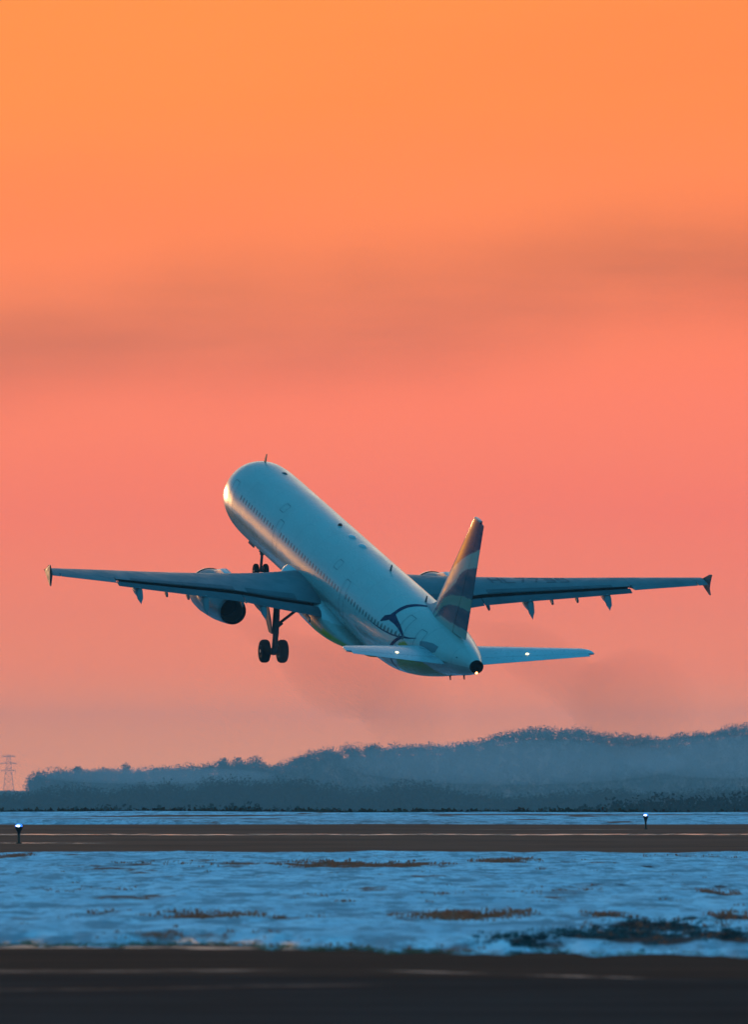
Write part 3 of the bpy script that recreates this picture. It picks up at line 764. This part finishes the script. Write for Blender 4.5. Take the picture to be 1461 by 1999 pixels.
# snow, with bare dry-grass patches carried by a point attribute
def snow_mat():
    m, t, b = mat('old snow'); at = t.new('ShaderNodeAttribute', attribute_name='bare').outputs['Fac']
    tc = t.new('ShaderNodeTexCoord').outputs['Object']
    x, y, z = t.xyz(tc)
    n = t.noise(t.comb(x, t.m('MULTIPLY', y, .25), z), 1.4, 6, .6); n2 = t.noise(tc, 14, 4, .65)
    sn = t.mix(t.mapr(n, .35, .7), (.56, .73, .84, 1), (.80, .92, 1.0, 1))
    so = t.mix(n2, (.15, .042, .025, 1), (.42, .13, .075, 1))
    so = t.mix(t.mapr(t.m('SUBTRACT', t.m('MULTIPLY', x, 3.0), t.m('MULTIPLY', y, .1)), -9.5, -7.5, 0, .9), so, (.035, .045, .05, 1))
    n3 = t.noise(t.comb(t.m('MULTIPLY', x, 1.0), t.m('MULTIPLY', y, .13), 0), 1.0, 9, .68)
    n4 = t.noise(t.comb(t.m('MULTIPLY', x, 3.5), t.m('MULTIPLY', y, .42), 8), 1.0, 6, .7)
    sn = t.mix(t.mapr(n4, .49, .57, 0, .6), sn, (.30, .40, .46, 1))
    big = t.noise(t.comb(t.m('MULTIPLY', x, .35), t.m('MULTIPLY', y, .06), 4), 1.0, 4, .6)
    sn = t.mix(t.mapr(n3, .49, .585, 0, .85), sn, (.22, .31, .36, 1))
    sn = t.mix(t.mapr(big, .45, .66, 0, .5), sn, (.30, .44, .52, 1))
    e = t.m('ADD', at, t.m('ADD', t.m('MULTIPLY', t.m('SUBTRACT', n2, .5), .7), t.m('MULTIPLY', t.m('SUBTRACT', n3, .5), 1.3)))
    k = t.mapr(e, .36, .74)
    t.l.new(t.mix(k, sn, so), b.inputs['Base Color']); wet = t.m('MULTIPLY', t.new('ShaderNodeAttribute', attribute_name='wet').outputs['Fac'], t.mapr(n4, .46, .56, .05, 1))
    t.l.new(t.mapr(wet, 0, .7, .8, .14, False), b.inputs['Roughness']); t.l.new(t.mapr(wet, 0, .5, 1.04, 1.5, False), b.inputs['IOR'])
    bp = t.new('ShaderNodeBump'); t.l.new(t.m('SUBTRACT', .8, t.m('MULTIPLY', wet, .76)), bp.inputs['Strength']); bp.inputs['Distance'].default_value = .03
    t.l.new(n2, bp.inputs['Height']); t.l.new(bp.outputs[0], b.inputs['Normal']); return m
M_snow = snow_mat()
def pt(px, r): Y = row(r); return ((px-730.5)/F*Y, Y)
PATCH = []      # x, y, rx, ry, strength
def patch(px0, px1, r0, r1, st=1.0):
    (xa, _), (xb, Y) = pt(px0, (r0+r1)/2), pt(px1, (r0+r1)/2)
    PATCH.append(((xa+xb)/2, Y, (xb-xa)/2*1.15, (row(r0)-row(r1))/2, st))
for a in ((400, 530, 1686, 1702, .62), (550, 720, 1686, 1703, 1), (690, 870, 1688, 1700, .9), (200, 360, 1690, 1698, .6), (920, 1050, 1682, 1690, .8), (0, 60, 1672, 1680, .8),
          (320, 520, 1795, 1808, .85), (520, 620, 1798, 1806, .6), (790, 1020, 1789, 1806, 1.1), (600, 640, 1755, 1762, .7), (640, 700, 1768, 1774, .6), (830, 900, 1752, 1760, .7), (160, 250, 1788, 1796, .6),
          (1140, 1230, 1795, 1803, .8), (1400, 1480, 1792, 1806, 1), (1370, 1430, 1748, 1760, .9), (1080, 1210, 1830, 1848, 1), (1160, 1340, 1826, 1856, 1.05), (1220, 1400, 1810, 1832, 1.05), (1350, 1490, 1828, 1860, 1.05), (960, 1100, 1846, 1862, .7),
          (180, 540, 1838, 1850, .55), (700, 960, 1858, 1872, .6), (60, 260, 1738, 1750, .45), (1000, 1200, 1744, 1756, .45), (400, 700, 1850, 1860, .5), (1250, 1461, 1672, 1680, .5)): patch(*a)
def bare_field(X, Y):
    w = np.zeros_like(X)
    wx_ = (fbm(X*1.3, Y*.12, 4, 5)-.5)*2; wy_ = (fbm(X*.9+40, Y*.12, 4, 9)-.5)*2
    for (cx, cy, rx, ry, st) in PATCH:
        d = np.sqrt(((X-cx)/rx+wx_*.7)**2+((Y-cy)/ry+wy_*.9)**2)
        w = np.maximum(w, st*np.clip(1.35-d, 0, 1))
    w = np.maximum(w, np.clip((fbm(X*.8+11, Y*.07, 5, 31)-.62)*5, 0, .6)*np.clip((Y-142)/12, 0, 1))
    w *= .55+.9*fbm(X*5, Y*.5, 3, 77)
    return w
def near_edge(X): return np.interp(X, [-40, -4.6, -2, -.2, .9, 1.5, 4.3, 40], [133, 134.5, 133, 130.5, 127.5, 126.6, 127, 128])+(fbm(X*.9, X*0, 4, 3)-.5)*7+(fbm(X*4, X*0+5, 4, 13)-.5)*5
def far_edge(X): return row(1664)+(fbm(X*.35, X*0+7, 3, 21)-.5)*16
def snow_z(X, Y):
    h = .028+.085*fbm(X*.35, Y*.09, 4, 1)+.05*(fbm(X*1.6, Y*.35, 3, 2)-.35)
    h += .055*np.abs(fbm(X*.9+5, Y*.16, 5, 91)-.5)*2+.012*(fbm(X*5, Y*1.0, 2, 93)-.5)
    h += .03*np.clip(fbm(X*.10+3, Y*.16, 2, 8)-.5, 0, 1)*2
    e = np.clip((Y-near_edge(X))/5.0, -.5, 1); f_ = np.clip((far_edge(X)-Y)/14.0, -.5, 1)
    lip = .05*np.exp(-((Y-near_edge(X)-6)/5)**2)
    h = (h+lip)*np.minimum(np.clip(e, 0, 1)**.6, np.clip(f_, 0, 1)**.6)
    h = np.where((e <= 0) | (f_ <= 0), -.03, h)
    return h
xs_ = np.concatenate([np.linspace(-70, -16, 90), np.linspace(-15.8, 15.8, 330), np.linspace(16, 70, 90)])
ys_ = np.concatenate([np.linspace(112, 190, 330), np.linspace(190.4, 340, 330)])
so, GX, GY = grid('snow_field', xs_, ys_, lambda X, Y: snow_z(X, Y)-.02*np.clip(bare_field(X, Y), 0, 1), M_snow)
tag(so, kind='structure')
b_ = so.data.attributes.new('bare', 'FLOAT', 'POINT'); b_.data.foreach_set('value', bare_field(GX, GY).ravel().astype(np.float32))
w_ = so.data.attributes.new('wet', 'FLOAT', 'POINT')
w_.data.foreach_set('value', (np.clip(1-np.abs(GY-near_edge(GX)-1.3)/1.6, 0, 1)*np.clip(fbm(GX*1.1, GY*.3, 3, 97)*4-1.5, 0, .8)*np.clip((.25-GX)/.8, .12, 1)).ravel().astype(np.float32))
# far snow bank on the verge beyond the taxiway
def bank_z(X, Y):
    h = .04+.26*fbm(X*.07, Y*.035, 5, 41)+.10*np.exp(-((Y-668-(fbm(X*.05, X*0, 3, 44)-.5)*30)/9)**2)
    e = np.clip((Y-row(1609.5)-(fbm(X*.2, X*0, 3, 43)-.5)*9)/8, 0, 1); f_ = np.clip((700-Y)/10, 0, 1)
    h = h*np.minimum(e, f_)**.7
    return np.where((e <= 0) | (f_ <= 0), -.03, h)
def bank_bare(X, Y):
    l1 = np.exp(-((Y-628-(fbm(X*.04+9, X*0, 3, 51)-.5)*60)/9)**2)*np.clip((fbm(X*.06, X*0+3, 2, 50)-.34)*4, 0, 1)
    l2 = np.exp(-((Y-572-(fbm(X*.05+29, X*0, 3, 55)-.5)*40)/5)**2)*np.clip((fbm(X*.08, X*0+9, 2, 56)-.40)*4, 0, 1)
    return np.maximum(np.maximum(l1, l2)*1.2, np.clip((fbm(X*.25, Y*.04, 4, 61)-.62)*5, 0, .7))
so2, GX, GY = grid('snow_verge', np.linspace(-110, 110, 440), np.linspace(525, 704, 200), bank_z, M_snow)
tag(so2, kind='structure'); b_ = so2.data.attributes.new('bare', 'FLOAT', 'POINT'); b_.data.foreach_set('value', bank_bare(GX, GY).ravel().astype(np.float32))

# dry grass tufts standing out of the snow
def grass():
    m, t, b = mat('dry grass'); tc = t.new('ShaderNodeTexCoord').outputs['Object']
    t.l.new(t.mix(t.noise(tc, 3, 3), (.22, .085, .045, 1), (.46, .19, .10, 1)), b.inputs['Base Color']); b.inputs['Roughness'].default_value = .9
    tl = t.new('ShaderNodeBsdfTranslucent'); tl.inputs[0].default_value = (.30, .15, .08, 1); mx = t.new('ShaderNodeMixShader'); mx.inputs[0].default_value = .3
    t.l.new(b.outputs[0], mx.inputs[1]); t.l.new(tl.outputs[0], mx.inputs[2]); t.l.new(mx.outputs[0], t.n['Material Output'].inputs['Surface'])
    V = []; pts = []
    for (cx, cy, rx, ry, st) in PATCH:
        n = int(90*st*min(3, rx*1.2)*(1 if st > .7 else .3))
        for k in range(n):
            a = random.random()*6.283; r_ = random.random()**.5*1.1
            if cy < 150 and cx > 1.2 and random.random() < .85: continue
            pts.append((cx+rx*r_*math.cos(a), cy+ry*r_*math.sin(a), st))
    for k in range(160): pts.append((random.uniform(-14, 14), random.uniform(132, 312), .35))
    pts = np.array(pts); z0 = snow_z(pts[:, 0], pts[:, 1]); keep = z0 > 0; pts = pts[keep]; z0 = z0[keep]
    for (x, y, st), z in zip(pts, z0):
        H = (.02+.05*random.random()**2)*(.5+.7*st)
        for j in range(5):
            a = random.random()*6.283; w = .012+.012*random.random(); l = H*random.uniform(.4, 1)
            ox, oy = random.gauss(0, .05), random.gauss(0, .05); lx = random.gauss(0, .5)*l; ly = random.gauss(0, .4)*l
            dx, dy = w*math.cos(a), w*math.sin(a)*.3
            V += [(x+ox-dx, y+oy-dy, z-.02), (x+ox+dx, y+oy+dy, z-.02), (x+ox+lx+dx*.4, y+oy+ly, z+l), (x+ox+lx-dx*.4, y+oy+ly, z+l)]
    V = np.array(V); o = fast_mesh('dry_grass', V, np.arange(len(V)).reshape(-1, 4), m); tag(o, 'brown dry grass tufts poking through the snow beside the taxiway', 'grass', kind='stuff')
grass()
# brown scrub line along the brow
def clumps(n, fx, mat_, name, label, cat, leaf, dens, soft=.4):
    V = []
    for k in range(n):
        x, y, z, w, h = fx(k)
        m_ = dens
        p = rng.normal(0, 1, (m_, 3)); p /= np.linalg.norm(p, axis=1)[:, None]; p *= (rng.random((m_, 1))**soft)
        p *= np.array([w, w*.8, h*.5]); p += np.array([x, y, z+h*.45])
        a = rng.normal(0, 1, (m_, 3)); b = rng.normal(0, 1, (m_, 3)); s_ = leaf*(.6+.8*rng.random((m_, 1)))
        a = a/np.linalg.norm(a, axis=1)[:, None]*s_; b = b/np.linalg.norm(b, axis=1)[:, None]*s_
        V.append(np.stack([p-a, p-b, p+a, p+b], 1).reshape(-1, 3))
    V = np.concatenate(V); o = fast_mesh(name, V, np.arange(len(V)).reshape(-1, 4), mat_)
    if label: tag(o, label, cat, kind='stuff')
    return o
def leaf_mat(name, a, b_c):
    m, t, b = mat(name); tc = t.new('ShaderNodeTexCoord').outputs['Object']
    t.l.new(t.mix(t.mapr(t.noise(tc, .03 if 'snowy' in name else .25, 6, .6), .35, .65), a+(1,), b_c+(1,)), b.inputs['Base Color']); b.inputs['Roughness'].default_value = .95; b.inputs['Specular IOR Level'].default_value = .1; return m
M_scrub = leaf_mat('dry scrub', (.09, .035, .02), (.18, .07, .035))
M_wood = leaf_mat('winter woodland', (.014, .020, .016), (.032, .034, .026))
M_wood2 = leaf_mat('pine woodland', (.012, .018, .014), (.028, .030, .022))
M_wood3 = leaf_mat('snowy woodland', (.02, .035, .035), (.13, .16, .17))  # snow patches under the trees, lightened in place of thicker haze
def scrub(k):
    x = rng.uniform(-75, 75); h = .25+.55*float(fbm(np.array(x*.12), np.array(0.), 3, 71))
    return x, 702+rng.random()*9, -.8*rng.random()-.1, .7, h*.75+.2
clumps(2600, scrub, M_scrub, 'scrub', 'low brown scrub along the brow behind the far snow verge', 'scrub', .13, 26)

# clods and crusted lumps thrown up by the plough along the near edge and in the bare corner
M_clod = leaf_mat('frozen clods', (.05, .05, .05), (.20, .19, .18)); M_fringe = leaf_mat('straw fringe', (.30, .13, .06), (.62, .33, .16))
def clod(k):
    while True:
        i = int(rng.integers(len(PATCH))); cx, cy, rx, ry, st = PATCH[i]
        if cy < 152 and cx > .9: break
    x = cx+rx*rng.normal(0, .55); y = cy+ry*rng.normal(0, .6); z = float(snow_z(np.array(x), np.array(y)))
    sz = .02+.05*rng.random()**2; return x, y, max(z, 0), sz*2.2, sz*1.3
clumps(380, clod, M_clod, 'frozen_clods', 'dark frozen clods in the broken snow at lower right', 'clods', .012, 26)
def fringe(k):
    x = rng.uniform(-5.5, .8) if rng.random() < .8 else rng.uniform(.8, 5.5)
    y = float(near_edge(np.array(x)))+abs(rng.normal(0, 1.3))+.3; return x, y, .0, .05+.05*rng.random(), .03+.05*rng.random()
clumps(1500, fringe, M_fringe, 'straw_fringe', 'pale straw and slush fringe where the snow meets the near tarmac', 'straw', .008, 30)

# wooded ridges: terrain strip + woodland mass following a ridge line (metres from rows at that distance)
def ridge(name, Y, prof, depth, tree_h, spacing, leaf, dens, mat_, label, xr):
    px = np.array([p[0] for p in prof], float); rw = np.array([p[1] for p in prof], float)
    xs0 = (px-730.5)/F*Y; zs0 = 2+(1530-rw)/F*Y-tree_h*.95
    def crest(x): return np.interp(x, xs0, zs0)
    def zf(X, Yy):
        t = np.clip(1-np.abs(Yy-Y)/depth, 0, 1); t = t*t*(3-2*t)
        return -VALLEY-.5+(crest(X*Y/Yy)+VALLEY+.5)*t
    o, _, _ = grid(name, np.linspace(-xr, xr, 160), np.linspace(Y-depth, Y+depth, 25), zf, mat_); tag(o, kind='structure')
    V = []; n = int(2*xr/spacing); rows_ = min(34, max(3, int(depth/spacing/1.1)))
    def tr(k):
        i = k % n; j = k//n
        x = -xr+(i+rng.random())*spacing; y = Y-depth+(j+rng.random())*depth/rows_*1.06
        s_ = .6+.6*rng.random(); return x, y, float(zf(np.array(x), np.array(y))), spacing*.62*s_, tree_h*s_
    clumps(n*rows_, tr, mat_, 'woodland', label, 'woodland', leaf, dens, .5)
    return zf
BACKP = [(-2500, 1490), (-900, 1520), (20, 1545), (52, 1545), (60, 1512), (75, 1503), (110, 1499), (200, 1498), (270, 1497), (350, 1491), (430, 1486), (460, 1484), (515, 1484), (535, 1490), (560, 1482), (600, 1466), (640, 1458), (700, 1452), (800, 1450), (870, 1449), (930, 1442), (980, 1430), (1040, 1418), (1130, 1418), (1180, 1430), (1300, 1434), (1370, 1424), (1461, 1409), (1700, 1400), (3900, 1440)]
MIDP = [(-3500, 1530), (0, 1546), (50, 1546), (90, 1538), (140, 1529), (180, 1533), (225, 1541), (275, 1528), (325, 1522), (360, 1531), (405, 1520), (450, 1512), (500, 1522), (540, 1518), (590, 1516), (640, 1530), (700, 1538), (760, 1526), (830, 1522), (900, 1540), (1000, 1552), (1080, 1545), (1180, 1538), (1300, 1545), (1461, 1535), (4000, 1545)]
NEARP = [(-5000, 1580), (0, 1579), (300, 1576), (420, 1574), (480, 1568), (540, 1577), (800, 1582), (1000, 1580), (1080, 1576), (1120, 1570), (1180, 1558), (1240, 1561), (1300, 1551), (1400, 1553), (1461, 1544), (1700, 1545), (6000, 1560)]
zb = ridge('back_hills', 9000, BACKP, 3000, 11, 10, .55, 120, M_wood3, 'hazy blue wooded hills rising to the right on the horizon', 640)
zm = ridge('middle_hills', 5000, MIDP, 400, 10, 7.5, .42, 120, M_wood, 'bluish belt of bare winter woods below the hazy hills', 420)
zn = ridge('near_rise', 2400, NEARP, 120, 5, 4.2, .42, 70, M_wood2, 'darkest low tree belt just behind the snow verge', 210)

def tree(px, r, Y, h, w, label):
    h *= 1.65; w *= 1.65
    x = (px-730.5)/F*Y; top = 2+(1530-r)/F*Y
    zg = top-h
    t = empty('bare_tree', (x, Y, zg)); tag(t, label, 'tree', 'trees standing above the hill skyline')
    V, Fc = join([tube([(0, 0, -2), (0, 0, h*.3), (.2, 0, h*.6)], [.32, .25, .12], 8)]+[tube([(0, 0, h*.3), (w*.5*math.cos(a), w*.4*math.sin(a), h*.7)], [.12, .05], 6) for a in (0.3, 1.7, 3.0, 4.4, 5.5)]); mesh('trunk', V, Fc, M_wood, t)
    p = rng.normal(0, 1, (420, 3)); p /= np.linalg.norm(p, axis=1)[:, None]; p *= rng.random((420, 1))**.4
    p *= np.array([w*.5, w*.5, h*.34]); p[:, 2] += h*.64; p[:, :2] *= (1+.25*np.sin(p[:, 2:3]*1.7+px))
    a = rng.normal(0, .38, (420, 3)); b = rng.normal(0, .38, (420, 3))
    V = np.stack([p-a, p-b, p+a, p+b], 1).reshape(-1, 3); o = fast_mesh('crown', V, np.arange(len(V)).reshape(-1, 4), M_wood2); o.parent = t
for a in ((436, 1477, 9000, 9, 5.5, 'small rounded tree on the left hill skyline beside a wider pair'), (465, 1476, 9000, 9.5, 7, 'left crown of the touching pair on the left hill skyline'),
          (499, 1473, 9010, 10.5, 9, 'widest and tallest tree on the left hill skyline'), (246, 1488, 9000, 9, 5, 'small tree alone midway along the flat left hill skyline'),
          (152, 1494, 9000, 7, 5, 'faint low tree near the left end of the hill skyline')): tree(*a)

# lattice pylon on the far left
M_pylon = paint('galvanised pylon steel', (.42, .34, .34), .7)
def pylon():
    Y = 9600; x = (17-730.5)/F*Y; top = 2+(1530-1474)/F*Y; h = top+VALLEY+1
    t = empty('power_pylon', (x, Y, -VALLEY-.8)); tag(t, 'faint grey lattice power pylon at far left beyond the hill end', 'pylon')
    def wd(z): return 4.2*(1-z/h)**1.0+1.3
    parts = []; N = 9
    zs = [h*(1-(1-k/N)**1.15) for k in range(N+1)]
    cn = lambda z: [(sx*wd(z), sy*wd(z), z) for sx, sy in ((1, 1), (-1, 1), (-1, -1), (1, -1))]
    for a, b in zip(zs[:-1], zs[1:]):
        A, B = cn(a), cn(b)
        for k in range(4):
            parts += [tube([A[k], B[k]], .10, 5), tube([A[k], B[(k+1) % 4]], .05, 4), tube([A[(k+1) % 4], B[k]], .08, 4), tube([B[k], B[(k+1) % 4]], .08, 4)]
    V, Fc = join(parts); mesh('lattice_mast', V, Fc, M_pylon, t, smooth=False)
    for z, w in ((h*.97, 5.5), (h*.82, 7.4), (h*.67, 6.2)):
        V, Fc = join([tube([(-w, 0, z), (w, 0, z)], .2, 5), tube([(-w, 0, z), (0, 0, z+1.5)], .14, 4), tube([(w, 0, z), (0, 0, z+1.5)], .14, 4)]+[tube([(k*w, 0, z), (k*w, 0, z-1.3)], .14, 5) for k in (-1, 1)])
        mesh('cross_arm', V, Fc, M_pylon, t, smooth=False)
pylon()

# taxiway edge lights
M_stake = paint('taxi light stake', (.10, .045, .02), .6); M_head = paint('taxi light housing', (.012, .012, .015), .5)
def revolve(pr, n=20): return loft([[(r_*math.cos(a), r_*math.sin(a), z) for a in [2*math.pi*k/n for k in range(n)]] for z, r_ in pr])
def taxi_light(px, r, label, H, k):
    x, y = pt(px, r); t = empty('taxiway_light', (x, y, .02)); tag(t, label, 'taxiway light', 'elevated blue taxiway edge lights')
    V, Fc = revolve([(0, .10), (.03, .10), (.035, .045), (H*.45, .042), (H*.46, .03)]); mesh('stake', V, Fc, M_stake, t)
    V, Fc = revolve([(H*.44, .045), (H*.60, .065), (H*.70, .11*k), (H*.80, .128*k), (H*.83, .128*k)]); mesh('housing', V, Fc, M_head, t)
    V, Fc = revolve([(H*.83, .115*k), (H*.88, .115*k), (H*.93, .095*k), (H*.97, .055*k), (H*.98, .01)]); l = mesh('lens', V, Fc, M_lens, t)
    o = ball((-.025, -.135*k, H*.87), .026, M_lensw, 'lamp', l, (2.2*k, .6, .8))
    return t
taxi_light(37, 1647, 'lit blue taxiway light at far left, nearer the camera', .67, 1.05)
taxi_light(1261, 1619, 'lit blue taxiway light at right in front of the snow verge', .70, .9)

# ------------------------------------------------------------------ haze
def haze():
    V, Fc = box((0, 5000, 27.5), (12000, 11400, 86))
    m = bpy.data.materials.new('evening haze'); m.use_nodes = True; t = NT(m.node_tree); t.n.clear()
    out = t.new('ShaderNodeOutputMaterial'); v = t.new('ShaderNodeVolumePrincipled'); t.l.new(v.outputs[0], out.inputs['Volume'])
    v.inputs['Color'].default_value = HAZE_COL; v.inputs['Density'].default_value = HAZE_D; v.inputs['Anisotropy'].default_value = 0
    o = mesh('haze', V, Fc, m, None, smooth=False); tag(o, kind='stuff'); o['label'] = 'thin bluish evening haze in front of the hills'; o['category'] = 'haze'
HAZE_COL = (.44, .84, .98, 1); HAZE_D = .000092
haze()

# faint exhaust trails left in the air behind both engines
def smoke():
    m = bpy.data.materials.new('exhaust smoke'); m.use_nodes = True; t = NT(m.node_tree); t.n.clear()
    out = t.new('ShaderNodeOutputMaterial'); v = t.new('ShaderNodeVolumePrincipled'); t.l.new(v.outputs[0], out.inputs['Volume'])
    v.inputs['Color'].default_value = (.30, .26, .26, 1); v.inputs['Density'].default_value = .016
    for sg in (1, -1):
        mw = jet.matrix_world @ P(22.5, sg*5.9, -2.0); pts, rad = [], []
        for k in range(18):
            q = k/17; pts.append(mw+Vector((q*9.0, -q*34, -q*5.2+.5*math.sin(q*9+sg)*q))); rad.append(.35+2.1*q**.8*(1+.25*math.sin(q*11+sg*2)) if k < 17 else .3)
        V, Fc = tube(pts, rad, 20); o = outward(mesh('exhaust_smoke', V, Fc, m)); tag(o, kind='stuff')
        o['label'] = 'faint smoke trail behind the %s engine of the jet' % ('left' if sg > 0 else 'right'); o['category'] = 'smoke'
smoke()

# pale mist lying in front of the hills and along their crest
def mist():
    m = bpy.data.materials.new('mist'); m.use_nodes = True; t = NT(m.node_tree); t.n.clear()
    out = t.new('ShaderNodeOutputMaterial'); v = t.new('ShaderNodeVolumePrincipled'); t.l.new(v.outputs[0], out.inputs['Volume'])
    v.inputs['Color'].default_value = (.60, .86, 1.0, 1); v.inputs['Density'].default_value = .0005
    for px, r_, Y, wp, hp, label in ((310, 1514, 6200, 230, 17, 'pale mist bank lying below the flat left end of the hills'), (1000, 1488, 6200, 340, 44, 'pale mist bank over the middle of the right hill'),
                              (1430, 1478, 6300, 220, 42, 'pale mist bank against the hill at the right edge')):
        x = (px-730.5)/F*Y; z = 2+(1530-r_)/F*Y; k = Y/F
        o = ball((0, 0, 0), 1, m, 'mist_bank', None, (wp*k, 1, hp*k), 28); o.scale.y = 500; outward(o); o.location = (x, Y, z); tag(o, label, 'mist', kind='stuff')
mist()
